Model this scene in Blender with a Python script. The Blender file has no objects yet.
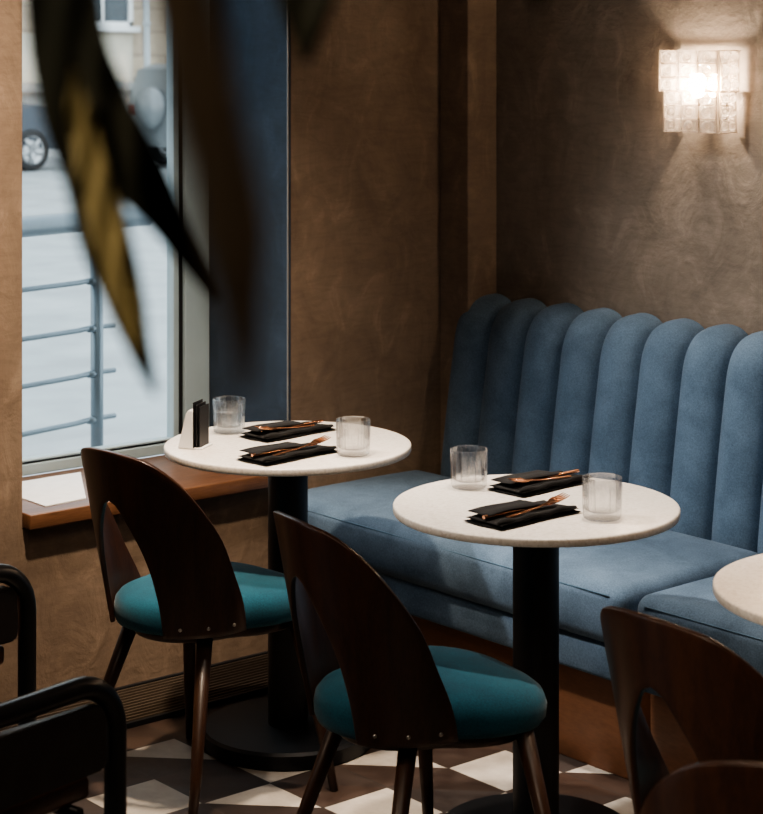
import bpy, bmesh, math, random
import numpy as np
from mathutils import Vector, Matrix
random.seed(7)
SC = bpy.context.scene
COL = SC.collection
PI = math.pi
# room axes: x runs along the banquette, y runs towards the back wall, z up; the camera stands at the origin
H = 1.71; F = 1950.0
CA, SA = .647, .762

# ------------------------------------------------------------------ helpers
def spot_at(px, py, Y):
    """room point that lies Y metres in front of the photographer, seen at px, py"""
    X = (px - 381) / F * Y
    return Vector((CA * X - SA * Y, SA * X + CA * Y, H - (py - 60) / F * Y))

def obj(name, bm, mat, parent=None, smooth=True, angle=None):
    me = bpy.data.meshes.new(name)
    bmesh.ops.recalc_face_normals(bm, faces=bm.faces)
    bm.to_mesh(me); bm.free()
    o = bpy.data.objects.new(name, me); COL.objects.link(o)
    if mat:
        me.materials.append(mat)
    if smooth:
        for p in me.polygons: p.use_smooth = True
        if angle is not None:
            me.set_sharp_from_angle(angle=math.radians(angle))
    if parent: o.parent = parent
    return o

def thing(name, label, cat, loc=(0, 0, 0), rotz=0, group=None):
    o = bpy.data.objects.new(name, None); COL.objects.link(o)
    o.empty_display_size = .05
    o.location = loc; o.rotation_euler = (0, 0, rotz)
    o['label'] = label; o['category'] = cat
    if group: o['group'] = group
    return o

def tag(o, label, cat, group=None, kind=None):
    o['label'] = label; o['category'] = cat
    if group: o['group'] = group
    if kind: o['kind'] = kind
    return o

def struct(o, label, cat):
    o['kind'] = 'structure'; o['label'] = label; o['category'] = cat
    return o

def dup(root, loc, rotz, label, group=None):
    r = root.copy(); COL.objects.link(r); r.location = loc; r.rotation_euler = (0, 0, rotz)
    r['label'] = label
    if group: r['group'] = group
    for ch in list(root.children):
        c = ch.copy(); COL.objects.link(c); c.parent = r
        for g in list(ch.children):
            d = g.copy(); COL.objects.link(d); d.parent = c
    return r

def add_box(bm, lo, hi, bev=0.0, seg=2):
    vs = []
    for x in (lo[0], hi[0]):
        for y in (lo[1], hi[1]):
            for z in (lo[2], hi[2]):
                vs.append(bm.verts.new((x, y, z)))
    q = [(0, 1, 3, 2), (4, 6, 7, 5), (0, 4, 5, 1), (2, 3, 7, 6), (0, 2, 6, 4), (1, 5, 7, 3)]
    fs = [bm.faces.new([vs[i] for i in f]) for f in q]
    if bev > 0:
        es = list({e for f in fs for e in f.edges})
        bmesh.ops.bevel(bm, geom=es, offset=bev, segments=seg, profile=.5, affect='EDGES', clamp_overlap=True)
    return bm

def rounded_slab(bm, lo, hi, r, n=6):
    lo, hi = Vector(lo), Vector(hi)
    def ticks(a, b, step):
        m = max(2, int((b - a - 2 * r) / step))
        return [a + r * k / n for k in range(n)] + [a + r + (b - a - 2 * r) * k / m for k in range(m + 1)] + [b - r + r * k / n for k in range(1, n + 1)]
    T3 = [ticks(lo[i], hi[i], .03) for i in range(3)]
    def pos(p):
        c = Vector([min(max(p[i], lo[i] + r), hi[i] - r) for i in range(3)])
        d = Vector(p) - c
        if d.length > 1e-9:
            m = max(abs(d.x), abs(d.y), abs(d.z))
            d = d.normalized() * (m if False else r)
        return c + d
    for ax in range(3):
        i, j = [k for k in range(3) if k != ax]
        for side in (lo[ax], hi[ax]):
            P = []
            for a in T3[i]:
                row = []
                for b in T3[j]:
                    p = [0, 0, 0]; p[ax] = side; p[i] = a; p[j] = b
                    row.append(pos(p))
                P.append(row)
            add_grid(bm, P)
    bmesh.ops.remove_doubles(bm, verts=bm.verts, dist=1e-5)
    return bm

def box(lo, hi, bev=0.0, seg=2):
    return add_box(bmesh.new(), lo, hi, bev, seg)

def add_tube(bm, pts, radii, n=12, cap=True, up=None):
    pts = [Vector(p) for p in pts]
    if not hasattr(radii, '__len__'): radii = [radii] * len(pts)
    rings = []
    prev = None
    for i, p in enumerate(pts):
        if i == 0: d = pts[1] - pts[0]
        elif i == len(pts) - 1: d = pts[-1] - pts[-2]
        else: d = (pts[i + 1] - p).normalized() + (p - pts[i - 1]).normalized()
        d.normalize()
        if prev is None:
            a = Vector((0, 0, 1)) if abs(d.z) < .9 else Vector((1, 0, 0))
            s = d.cross(a).normalized()
        else:
            s = (prev - d * prev.dot(d)).normalized()
        prev = s
        t = d.cross(s)
        rings.append([bm.verts.new(p + (s * math.cos(2 * PI * k / n) + t * math.sin(2 * PI * k / n)) * radii[i]) for k in range(n)])
    for a, b in zip(rings, rings[1:]):
        for k in range(n):
            bm.faces.new((a[k], a[(k + 1) % n], b[(k + 1) % n], b[k]))
    if cap:
        bm.faces.new(rings[0][::-1]); bm.faces.new(rings[-1])
    return bm

def tube(pts, radii, n=12):
    return add_tube(bmesh.new(), pts, radii, n)

def add_lathe(bm, prof, n=48, loc=(0, 0, 0), flute=None):
    """prof: list of (r, z); flute(r, z, angle) may change the radius"""
    rings = []
    for r, z in prof:
        if r < 1e-6:
            rings.append([bm.verts.new((loc[0], loc[1], loc[2] + z))])
        else:
            ring = []
            for k in range(n):
                a = 2 * PI * k / n
                rr = flute(r, z, a) if flute else r
                ring.append(bm.verts.new((loc[0] + rr * math.cos(a), loc[1] + rr * math.sin(a), loc[2] + z)))
            rings.append(ring)
    for a, b in zip(rings, rings[1:]):
        if len(a) == 1 and len(b) == 1: continue
        for k in range(n):
            k2 = (k + 1) % n
            if len(a) == 1: bm.faces.new((a[0], b[k], b[k2]))
            elif len(b) == 1: bm.faces.new((a[k], a[k2], b[0]))
            else: bm.faces.new((a[k], a[k2], b[k2], b[k]))
    return bm

def lathe(prof, n=48, loc=(0, 0, 0), flute=None):
    return add_lathe(bmesh.new(), prof, n, loc, flute)

def add_grid(bm, P):
    """P[i][j] points -> quads"""
    V = [[bm.verts.new(p) for p in row] for row in P]
    for a, b in zip(V, V[1:]):
        for k in range(len(a) - 1):
            bm.faces.new((a[k], a[k + 1], b[k + 1], b[k]))
    return V

def add_prism(bm, pts, z0, z1, axis='z'):
    def mk(p, h):
        if axis == 'z': return (p[0], p[1], h)
        if axis == 'x': return (h, p[0], p[1])
        return (p[0], h, p[1])
    a = [bm.verts.new(mk(p, z0)) for p in pts]; b = [bm.verts.new(mk(p, z1)) for p in pts]
    bm.faces.new(a[::-1]); bm.faces.new(b)
    for k in range(len(pts)):
        k2 = (k + 1) % len(pts)
        bm.faces.new((a[k], a[k2], b[k2], b[k]))
    return bm

def smooth_path(pts, n=8):
    """Catmull-Rom through pts"""
    pts = [Vector(p) for p in pts]
    P = [pts[0] * 2 - pts[1]] + pts + [pts[-1] * 2 - pts[-2]]
    out = []
    for i in range(1, len(P) - 2):
        for k in range(n):
            t = k / n
            a, b, c, d = P[i - 1], P[i], P[i + 1], P[i + 2]
            out.append(.5 * ((2 * b) + (c - a) * t + (2 * a - 5 * b + 4 * c - d) * t * t + (3 * b - a - 3 * c + d) * t ** 3))
    out.append(pts[-1])
    return out

# ------------------------------------------------------------------ materials
class NT:
    def __init__(self, name):
        self.m = bpy.data.materials.new(name); self.m.use_nodes = True
        self.t = self.m.node_tree; self.n = self.t.nodes; self.l = self.t.links
        self.b = self.n.get('Principled BSDF'); self.out = self.n.get('Material Output')
        self.tc = self.n.new('ShaderNodeTexCoord')
    def node(self, k, **kw):
        x = self.n.new(k)
        for a, v in kw.items():
            if a in x.inputs.keys(): x.inputs[a].default_value = v
            else: setattr(x, a, v)
        return x
    def link(self, a, b): self.l.new(a, b)
    def mapped(self, scale=(1, 1, 1), src='Object', rot=(0, 0, 0)):
        m = self.node('ShaderNodeMapping'); m.inputs['Scale'].default_value = scale
        m.inputs['Rotation'].default_value = rot
        self.link(self.tc.outputs[src], m.inputs['Vector']); return m.outputs[0]
    def noise(self, vec, scale, detail=4, rough=.55, dist=0):
        x = self.node('ShaderNodeTexNoise'); x.inputs['Scale'].default_value = scale
        x.inputs['Detail'].default_value = detail; x.inputs['Roughness'].default_value = rough
        x.inputs['Distortion'].default_value = dist
        if vec is not None: self.link(vec, x.inputs['Vector'])
        return x.outputs[0]
    def ramp(self, fac, stops):
        r = self.node('ShaderNodeValToRGB'); e = r.color_ramp.elements
        while len(e) < len(stops): e.new(.5)
        for k, (p, c) in enumerate(stops):
            e[k].position = p; e[k].color = (*c, 1) if len(c) == 3 else c
        self.link(fac, r.inputs[0]); return r.outputs[0]
    def mix(self, a, b, fac, mode='MIX'):
        x = self.node('ShaderNodeMix'); x.data_type = 'RGBA'; x.blend_type = mode
        for s, v in ((x.inputs[0], fac), (x.inputs[6], a), (x.inputs[7], b)):
            if hasattr(v, 'is_output') or hasattr(v, 'links'): self.link(v, s)
            elif hasattr(v, '__len__'): s.default_value = (*v, 1)
            else: s.default_value = v
        return x.outputs[2]
    def math(self, op, a, b=None):
        x = self.node('ShaderNodeMath'); x.operation = op
        for s, v in ((x.inputs[0], a), (x.inputs[1], b)):
            if v is None: continue
            if hasattr(v, 'links'): self.link(v, s)
            else: s.default_value = v
        return x.outputs[0]
    def bump(self, h, strength=.3, dist=.01):
        x = self.node('ShaderNodeBump'); x.inputs['Strength'].default_value = strength
        x.inputs['Distance'].default_value = dist
        self.link(h, x.inputs['Height']); self.link(x.outputs[0], self.b.inputs['Normal'])
    def set(self, **kw):
        for k, v in kw.items():
            s = self.b.inputs[k.replace('_', ' ')]
            if hasattr(v, 'links'): self.link(v, s)
            elif hasattr(v, '__len__') and len(v) == 3: s.default_value = (*v, 1)
            else: s.default_value = v
        return self.m

def simple(name, col, rough=.5, metal=0, noise=0.0, nscale=20, bump=0, **kw):
    t = NT(name)
    if noise > 0:
        f = t.noise(t.mapped(), nscale, 5)
        c = t.ramp(f, [(.3, tuple(x * (1 - noise) for x in col)), (.7, tuple(min(1, x * (1 + noise)) for x in col))])
        t.set(Base_Color=c)
        if bump: t.bump(f, bump, .004)
    else:
        t.set(Base_Color=col)
    return t.set(Roughness=rough, Metallic=metal, **kw)

def plaster(name, dark, mid, light, bumps=.25):
    t = NT(name)
    v = t.mapped((1, 1, 1))
    big = t.noise(v, 1.7, 5, .6, .8)
    medv = t.mapped((1.2, 1.2, .8))
    med = t.noise(medv, 7, 6, .65, 1.2)
    c1 = t.ramp(big, [(.32, dark), (.5, mid), (.7, light)])
    c2 = t.ramp(med, [(.3, tuple(x * .62 for x in mid)), (.55, mid), (.75, tuple(min(1, x * 1.3) for x in light))])
    c = t.mix(c1, c2, .5)
    sw = t.noise(t.mapped((3, 3, 14), rot=(.5, .3, 0)), 2.2, 5, .7, 2)    # trowel strokes
    c = t.mix(c, t.ramp(sw, [(.45, (1, 1, 1)), (.62, (.62, .6, .58)), (.7, (1, 1, 1))]), .35, 'MULTIPLY')
    t.set(Base_Color=c, Roughness=.82)
    hgt = t.math('ADD', med, t.math('MULTIPLY', t.noise(v, 45, 4, .6), .35))
    t.bump(hgt, bumps, .012)
    return t.m

def fabric(name, dark, light, scale=1.0, sheen=.5):
    t = NT(name)
    v = t.mapped()
    a = t.noise(v, 9 * scale, 5, .6, .5)
    fine = t.noise(v, 260 * scale, 3, .7)
    m = t.math('ADD', t.math('MULTIPLY', a, .45), t.math('MULTIPLY', fine, .55))
    t.set(Base_Color=t.ramp(m, [(.36, dark), (.64, light)]), Roughness=.95, Sheen_Weight=sheen, Sheen_Roughness=.45)
    t.bump(fine, .25, .002)
    return t.m

def wood(name, dark, light, rough=.35, axis=(1, 1, 1), coat=.15):
    t = NT(name)
    n1 = t.noise(t.mapped(axis), 3.2, 6, .6, 1.2)
    fx = tuple(a * 6 for a in axis)
    n2 = t.noise(t.mapped(fx), 8, 4, .6, .3)
    m = t.math('ADD', t.math('MULTIPLY', n1, .6), t.math('MULTIPLY', n2, .4))
    t.set(Base_Color=t.ramp(m, [(.34, dark), (.66, light)]), Roughness=rough, Coat_Weight=coat, Coat_Roughness=.25)
    t.bump(n2, .08, .002)
    return t.m

M = {}
M['wall_left'] = plaster('warm_plaster', (.14, .097, .068), (.225, .162, .116), (.32, .24, .176), .45)
M['wall_back'] = plaster('grey_brown_plaster', (.14, .113, .09), (.215, .177, .143), (.30, .25, .21), .45)
M['navy'] = plaster('navy_plaster', (.020, .034, .056), (.032, .052, .082), (.055, .08, .118), .15)
M['ceiling'] = simple('ceiling_paint', (.12, .10, .09), .9, noise=.1)
M['dark_wall'] = plaster('dim_plaster', (.10, .07, .05), (.16, .11, .08), (.2, .15, .11))
M['frame_metal'] = simple('grey_blue_frame', (.38, .49, .55), .45, .0, noise=.12, nscale=3)
M['gasket'] = simple('black_gasket', (.008, .009, .011), .6, noise=.1)
M['bead'] = simple('corner_bead', (.25, .23, .21), .5, .2, noise=.1)
M['oak'] = wood('sill_wood', (.075, .032, .015), (.19, .09, .045), .4, (6, .6, 6))
M['blue'] = fabric('blue_chenille', (.056, .096, .150), (.135, .208, .300), 1.0, .06)
M['piping'] = fabric('blue_piping', (.05, .10, .16), (.11, .20, .29), 1.0, .05)
M['teal'] = fabric('teal_velvet', (.002, .045, .075), (.006, .10, .15), 1.0, .12)
M['walnut'] = wood('walnut_veneer', (.020, .0075, .004), (.062, .024, .011), .36, (7, 7, .8), .12)
M['walnut_leg'] = wood('walnut_leg', (.022, .009, .005), (.06, .026, .013), .4, (7, 7, .8), .1)
M['plinth'] = wood('copper_brown_panel', (.14, .06, .028), (.23, .10, .05), .5, (1, 1, 4), .05)
M['black_metal'] = simple('black_powder_coat', (.007, .008, .010), .45, noise=.15, nscale=40)
M['black_tube'] = simple('black_lacquer_tube', (.012, .012, .013), .3, noise=.15, nscale=10)
M['leather'] = simple('dark_leather', (.022, .017, .015), .42, noise=.25, nscale=30, bump=.1)
M['seat_wood'] = wood('armchair_seat_wood', (.07, .03, .015), (.14, .06, .03), .35, (4, 1, 4))
M['napkin'] = fabric('black_linen', (.0035, .0033, .0036), (.008, .0075, .0075), 1.0, .0)
M['copper'] = simple('rose_copper', (.80, .45, .30), .22, 1.0, noise=.06, nscale=20)
M['white_card'] = simple('white_card', (.80, .80, .80), .6, noise=.04)
M['paper'] = simple('white_paper', (.86, .87, .88), .7, noise=.05, nscale=30)
M['black_card'] = simple('black_card', (.012, .012, .015), .5, noise=.1)
M['screw'] = simple('steel_screw', (.45, .43, .40), .35, 1.0, noise=.05)
M['brass'] = simple('aged_brass', (.30, .24, .17), .4, .8, noise=.12)
M['water'] = None

def terrazzo():
    t = NT('cream_terrazzo')
    v = t.mapped()
    vo = t.node('ShaderNodeTexVoronoi'); vo.inputs['Scale'].default_value = 160
    t.link(v, vo.inputs['Vector'])
    c = t.ramp(vo.outputs['Color'], [(.1, (.70, .65, .59)), (.5, (.80, .76, .70)), (.9, (.85, .81, .76))])
    n = t.noise(v, 5, 4)
    c = t.mix(c, t.ramp(n, [(.35, (.9, .88, .86)), (.65, (1, 1, 1))]), .6, 'MULTIPLY')
    t.set(Base_Color=c, Roughness=.32)
    return t.m
M['table'] = terrazzo()
M['table_edge'] = simple('table_edge_band', (.58, .53, .47), .45, noise=.06)

def tiles():
    t = NT('patterned_floor_tiles')
    sep = t.node('ShaderNodeSeparateXYZ'); t.link(t.tc.outputs['Object'], sep.inputs[0])
    pu, pv = .2, .193
    a = t.math('DIVIDE', t.math('SUBTRACT', sep.outputs[0], -3.885), pu)
    b = t.math('DIVIDE', t.math('SUBTRACT', sep.outputs[1], 2.785), pv)
    i, j = t.math('FLOOR', a), t.math('FLOOR', b)
    fu, fv = t.math('FRACT', a), t.math('FRACT', b)
    io = t.math('PINGPONG', i, 1.0); jo = t.math('PINGPONG', j, 1.0)      # 0 even, 1 odd
    both_even = t.math('MULTIPLY', t.math('SUBTRACT', 1.0, io), t.math('SUBTRACT', 1.0, jo))
    both_odd = t.math('MULTIPLY', io, jo)
    tri = t.math('GREATER_THAN', fv, fu)
    inner = t.math('GREATER_THAN', i, -1.5)
    white = t.math('ADD', both_even, t.math('MULTIPLY', both_odd, tri))
    white = t.math('MULTIPLY', white, inner)
    cell = t.node('ShaderNodeCombineXYZ'); t.link(i, cell.inputs[0]); t.link(j, cell.inputs[1])
    t.link(tri, cell.inputs[2])
    wn = t.node('ShaderNodeTexWhiteNoise'); t.link(cell.outputs[0], wn.inputs['Vector'])
    n = t.noise(t.mapped(), 14, 6, .65)
    darkc = t.ramp(wn.outputs[0], [(0, (.040, .030, .026)), (.5, (.075, .05, .038)), (1, (.055, .048, .046))])
    darkc = t.mix(darkc, t.ramp(n, [(.3, (.65, .6, .6)), (.7, (1.25, 1.2, 1.15))]), 1.0, 'MULTIPLY')
    whitec = t.mix((.56, .52, .465), t.ramp(n, [(.3, (.78, .76, .74)), (.7, (1.1, 1.1, 1.1))]), 1.0, 'MULTIPLY')
    c = t.mix(darkc, whitec, white)
    def edge(f):
        return t.math('MINIMUM', f, t.math('SUBTRACT', 1.0, f))
    e = t.math('LESS_THAN', t.math('MINIMUM', edge(fu), edge(fv)), .011)
    c = t.mix(c, (.05, .04, .034), e)
    t.set(Base_Color=c, Roughness=t.ramp(n, [(.3, (.32, .32, .32)), (.7, (.5, .5, .5))]))
    t.bump(t.math('SUBTRACT', 1.0, e), .3, .002)
    return t.m
M['floor'] = tiles()

def thin_glass(name, tint=(1, 1, 1), gloss=1.0, milky=0.0, refr=0.0, milk_col=(1, 1, 1), glow=0.0, glow_col=(1, .8, .6)):
    t = NT(name)
    tr = t.node('ShaderNodeBsdfTransparent'); tr.inputs[0].default_value = (*tint, 1)
    gl = t.node('ShaderNodeBsdfGlossy'); gl.inputs['Roughness'].default_value = .02
    fw = t.node('ShaderNodeLayerWeight'); fw.inputs[0].default_value = .5
    fac = t.math('MULTIPLY', t.math('ADD', t.math('MULTIPLY', t.math('POWER', fw.outputs['Facing'], 4.0), .75), .04), gloss)
    base = tr.outputs[0]
    if refr > 0:
        rf = t.node('ShaderNodeBsdfGlass'); rf.inputs['IOR'].default_value = 1.45; rf.inputs['Roughness'].default_value = .0
        x = t.node('ShaderNodeMixShader'); x.inputs[0].default_value = refr
        t.link(base, x.inputs[1]); t.link(rf.outputs[0], x.inputs[2]); base = x.outputs[0]
    if milky > 0:
        df = t.node('ShaderNodeBsdfTranslucent'); df.inputs[0].default_value = (*milk_col, 1)
        d2 = t.node('ShaderNodeBsdfDiffuse'); d2.inputs[0].default_value = (*milk_col, 1)
        y = t.node('ShaderNodeMixShader'); y.inputs[0].default_value = .5
        t.link(df.outputs[0], y.inputs[1]); t.link(d2.outputs[0], y.inputs[2])
        lw = t.node('ShaderNodeLayerWeight'); lw.inputs[0].default_value = .35
        f2 = t.math('ADD', t.math('MULTIPLY', lw.outputs['Facing'], milky * 1.4), milky * .35)
        x = t.node('ShaderNodeMixShader'); t.link(f2, x.inputs[0])
        t.link(base, x.inputs[1]); t.link(y.outputs[0], x.inputs[2]); base = x.outputs[0]
    x = t.node('ShaderNodeMixShader'); t.link(fac, x.inputs[0])
    t.link(base, x.inputs[1]); t.link(gl.outputs[0], x.inputs[2])
    res = x.outputs[0]
    if glow > 0:
        em = t.node('ShaderNodeEmission'); em.inputs[0].default_value = (*glow_col, 1); em.inputs[1].default_value = glow
        a = t.node('ShaderNodeAddShader'); t.link(res, a.inputs[0]); t.link(em.outputs[0], a.inputs[1]); res = a.outputs[0]
    t.link(res, t.out.inputs['Surface'])
    return t.m
M['pane'] = thin_glass('window_glass', (.97, .99, .985), 1.0)
M['tumbler'] = thin_glass('tumbler_glass', (.995, .995, .995), 1.0, .03, .24)
M['water'] = thin_glass('water', (.97, .985, .99), .8, .05, .15)
M['sconce_glass'] = thin_glass('pressed_crystal', (.985, .97, .95), .9, .26, .22, (1, .95, .9))
M['sconce_rib'] = thin_glass('thick_crystal_edge', (.40, .34, .28), .8, .5, .0, (.9, .85, .8))

M['sconce_edge'] = thin_glass('crystal_bevel', (.72, .62, .52), .9, .30, .35, (1, .92, .85))
M['sconce_boss'] = thin_glass('crystal_boss', (.90, .84, .78), 1.0, .55, .30, (1, .95, .9))
def emission(name, col, s):
    t = NT(name); e = t.node('ShaderNodeEmission')
    e.inputs[0].default_value = (*col, 1); e.inputs[1].default_value = s
    t.link(e.outputs[0], t.out.inputs['Surface']); return t.m
M['bulb'] = emission('lit_bulb', (1, .80, .60), 620)

def leaf_mat(name, a, b, trans):
    t = NT(name)
    n = t.noise(t.mapped((1, 1, 1)), 14, 4)
    c = t.ramp(n, [(.3, a), (.7, b)])
    t.set(Base_Color=c, Roughness=.75, Specular_IOR_Level=.2)
    tl = t.node('ShaderNodeBsdfTranslucent'); t.link(c, tl.inputs[0])
    x = t.node('ShaderNodeMixShader'); x.inputs[0].default_value = trans
    t.link(t.b.outputs[0], x.inputs[1]); t.link(tl.outputs[0], x.inputs[2])
    t.link(x.outputs[0], t.out.inputs['Surface']); return t.m
M['leaf_dark'] = leaf_mat('dark_leaf', (.006, .007, .004), (.014, .014, .008), .1)
M['leaf_olive'] = leaf_mat('olive_leaf', (.20, .165, .075), (.28, .235, .115), .3)
M['leaf_brown'] = leaf_mat('brown_leaf', (.17, .13, .085), (.25, .19, .125), .3)
M['bark'] = simple('leaf_stem', (.03, .025, .012), .7, noise=.2)

# ------------------------------------------------------------------ room shell
TZ = .7475                             # table height
UW, VB = -4.48, 4.164                # window wall plane, back wall plane
UG = -4.87                           # window plane
CEIL = 3.05
V0, V1, ZS = 2.577, 3.45, .53        # window recess
bm = bmesh.new(); add_grid(bm, [[(x, y, 0) for y in (-2.6, VB + .3)] for x in (UG - .12, 2.2)])
struct(obj('floor', bm, M['floor'], smooth=False), 'floor of cream and dark brown square and triangle tiles', 'floor')
struct(obj('ceiling', box((UG - .12, -2.6, CEIL), (2.2, VB + .3, CEIL + .1)), M['ceiling'], smooth=False), 'dim ceiling', 'ceiling')
bm = bmesh.new()
add_box(bm, (UG - .12, -2.6, 0), (UW, -1.9, CEIL))
add_box(bm, (UG - .12, -1.9, 0), (UW, .3, .485))  # second window opening, added out of view to let daylight onto the bench
add_box(bm, (UG - .12, -1.9, 2.72), (UW, .3, CEIL))
add_box(bm, (UG, .3, 0), (UW, V0, CEIL))
add_box(bm, (UG, V1 + .012, 0), (UW, VB + .2, CEIL))
add_box(bm, (UG, V0, 0), (UW, V1 + .012, .485))
add_box(bm, (UG, V0, 2.72), (UW, V1 + .012, CEIL))
add_box(bm, (UG - .12, .3, 0), (UG, V0 - .1, CEIL))
add_box(bm, (UG - .12, V1 + .012, 0), (UG, VB + .2, CEIL))
add_box(bm, (UG - .12, V0 - .1, 0), (UG, V1 + .012, .485))
add_box(bm, (UG - .12, V0 - .1, 2.72), (UG, V1 + .012, CEIL))
struct(obj('wall_left', bm, M['wall_left'], smooth=False), 'warm brown troweled plaster wall around the window', 'wall')
struct(obj('wall_back', box((UG, VB, 0), (2.2, VB + .2, CEIL)), M['wall_back'], smooth=False), 'grey brown plaster wall behind the blue banquette', 'wall')
struct(obj('wall_right', box((2.0, -2.6, 0), (2.2, VB, CEIL)), M['dark_wall'], smooth=False), 'plaster wall at the far right end of the room', 'wall')
struct(obj('wall_front', box((UG, -2.6, 0), (2.2, -2.4, CEIL)), M['dark_wall'], smooth=False), 'plaster wall behind the viewer', 'wall')
struct(obj('wall_corner', box((UW, 4.043, 0), (-4.352, VB, CEIL), .004), M['wall_left'], smooth=False), 'narrow plaster pilaster boxed into the room corner', 'wall')
struct(obj('wall_reveal', box((UG - .0, V1, .53), (UW - .002, V1 + .012, 2.72)), M['navy'], smooth=False), 'navy blue plastered reveal beside the window', 'wall')
struct(obj('trim_1', box((UW - .003, V1 - .0015, .53), (UW + .001, V1 + .002, 2.72)), M['bead'], smooth=False), 'thin pale metal corner bead on the window reveal', 'trim')
struct(obj('trim_2', box((UW - .385, V0, .49), (UW + .04, V1 - .0, ZS), .004), M['oak']), 'warm brown wooden window sill board', 'trim')

# window: outer frame, sash, gasket, pane
w = thing('window_1', 'tall grey framed window looking onto the street', 'window', (UG, 3.0, ZS)); w['kind'] = 'structure'
def wframe(name, d0, d1, inset0, inset1, mat):
    """rectangular ring; inset measured from the recess edge, inside coordinates local to the window"""
    bm = bmesh.new()
    y0, y1, z0, z1 = V0 - .08 - 3.0, V1 - 3.0, 0.0, 2.19
    a, b = inset0, inset1
    add_box(bm, (d0, y1 - b, z0 + a * .34), (d1, y1 - a, z1 - a), .003)
    add_box(bm, (d0, y0 + a, z0 + a * .34), (d1, y0 + b, z1 - a), .003)
    add_box(bm, (d0, y0 + b, z0 + a * .34), (d1, y1 - b, z0 + b * .34), .003)
    add_box(bm, (d0, y0 + b, z1 - b), (d1, y1 - b, z1 - a), .003)
    return obj(name, bm, mat, w, smooth=False)
wframe('outer_frame', -.05, .0, .0, .090, M['frame_metal'])
wframe('gasket', -.05, -.012, .090, .108, M['gasket'])
wframe('sash', -.045, -.006, .108, .128, M['frame_metal'])
obj('pane', box((-.030, V0 - .08 - 3.0 + .115, .04), (-.026, V1 - 3.0 - .115, 2.07)), M['pane'], w, smooth=False)

# ------------------------------------------------------------------ floor grille along the window wall
g = thing('floor_grille', 'black slatted floor grille running along the foot of the window wall', 'grille', (UW, 2.0, 0))
GL, GW = 1.38, .262
bm = bmesh.new()
for a, b in (((0, -GL, 0), (.012, GL, .014)), ((GW - .012, -GL, 0), (GW, GL, .014)), ((.012, -GL, 0), (GW - .012, -GL + .012, .014)), ((.012, GL - .012, 0), (GW - .012, GL, .014))):
    add_box(bm, a, b, .001)
obj('frame', bm, M['black_metal'], g, smooth=False)
bm = bmesh.new()
for k in range(12):
    x = .022 + k * .0193
    add_box(bm, (x, -GL + .012, .002), (x + .006, GL - .012, .013))
gs = obj('slats', bm, simple('grille_slat', (.105, .08, .06), .4, .3, noise=.1), g, smooth=False)
obj('tray', box((.0, -GL, 0.0005), (GW, GL, .002)), M['gasket'], g, smooth=False)

# ------------------------------------------------------------------ banquette
def seat_module(u0, u1, label, first):
    t = thing('banquette_bench', label, 'bench', ((u0 + u1) / 2, 3.7, 0), 0, 'blue banquette bench modules')
    hw = (u1 - u0) / 2
    bm = bmesh.new()
    rounded_slab(bm, (-hw, -.315, .322), (hw, .240, .466), .036)
    for v in bm.verts:
        sx = max(0, 1 - (v.co.x / hw) ** 6)
        if v.co.z > .42:
            sy = max(0, 1 - ((v.co.y + .04) / .30) ** 2)
            v.co.z += (.014 + .0025 * math.sin(v.co.x * 8 + 1.3 * u0) + .0015 * math.sin(v.co.x * 21 + v.co.y * 17)) * sx * sy
        if v.co.y < -.27:
            h_ = max(0, 1 - ((v.co.z - .394) / .075) ** 2)
            v.co.y -= (.010 + .002 * math.sin(v.co.x * 11 + u0)) * sx * h_
    cu = obj('seat_cushion', bm, M['blue'], t)
    bm = bmesh.new()
    add_tube(bm, [(-hw + .04, -.3165, .446), (hw - .04, -.3165, .446)], .0018, 8)
    obj('piping', bm, M['piping'], cu)
    obj('seat_base', box((-hw + .004, -.302, .238), (hw - .004, .235, .326), .012, 3), M['blue'], t)
    obj('plinth', box((-hw + .004, -.255, 0), (hw - .004, .235, .242), .003), M['plinth'], t)
    return t
seat_module(-4.47, -3.115, 'long blue upholstered bench section in the corner beside the window wall', 0)
seat_module(-3.085, -1.55, 'blue upholstered bench section nearer the viewer, cut off at the right edge', 1)

t = thing('channel_tufted_cushion', 'tall channel-tufted blue banquette backrest against the grey brown wall', 'bench back', (-3.0, 4.0, 0))
path = smooth_path([(0, 4.000, .40), (0, 4.006, .48), (0, 4.030, .66), (0, 4.052, .80), (0, 4.066, .878), (0, 4.086, .920), (0, 4.112, .938), (0, 4.158, .942)], 5)
def channel_bm(u0, u1):
    bm = bmesh.new()
    P = []
    for i, p in enumerate(path):
        a = path[max(0, i - 1)]; b = path[min(len(path) - 1, i + 1)]
        d = (b - a).normalized(); nrm = Vector((0, -d.z, d.y))
        row = []
        for k in range(17):
            s = -1 + k / 8
            blg = .050 * max(0.0, 1 - abs(s) ** 2.0) ** .5
            if i < 3: blg *= .9
            q = p + nrm * blg
            row.append((u0 + (u1 - u0) * (k / 16) + 3.0, q.y - 4.0, q.z))
        P.append(row)
    add_grid(bm, P)
    return bm
for k in range(-1, 17):
    u0 = -4.264 + .1517 * k
    obj('channel', channel_bm(u0, u0 + .1517), M['blue'], t)
bm = bmesh.new()
prof = [(p.y - 4.0 + .004, p.z - .006) for p in path] + [(.16, .40)]
add_prism(bm, prof, -4.412 + 3.0, -1.52 + 3.0, 'x')
obj('core', bm, M['blue'], t, smooth=False)

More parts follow.
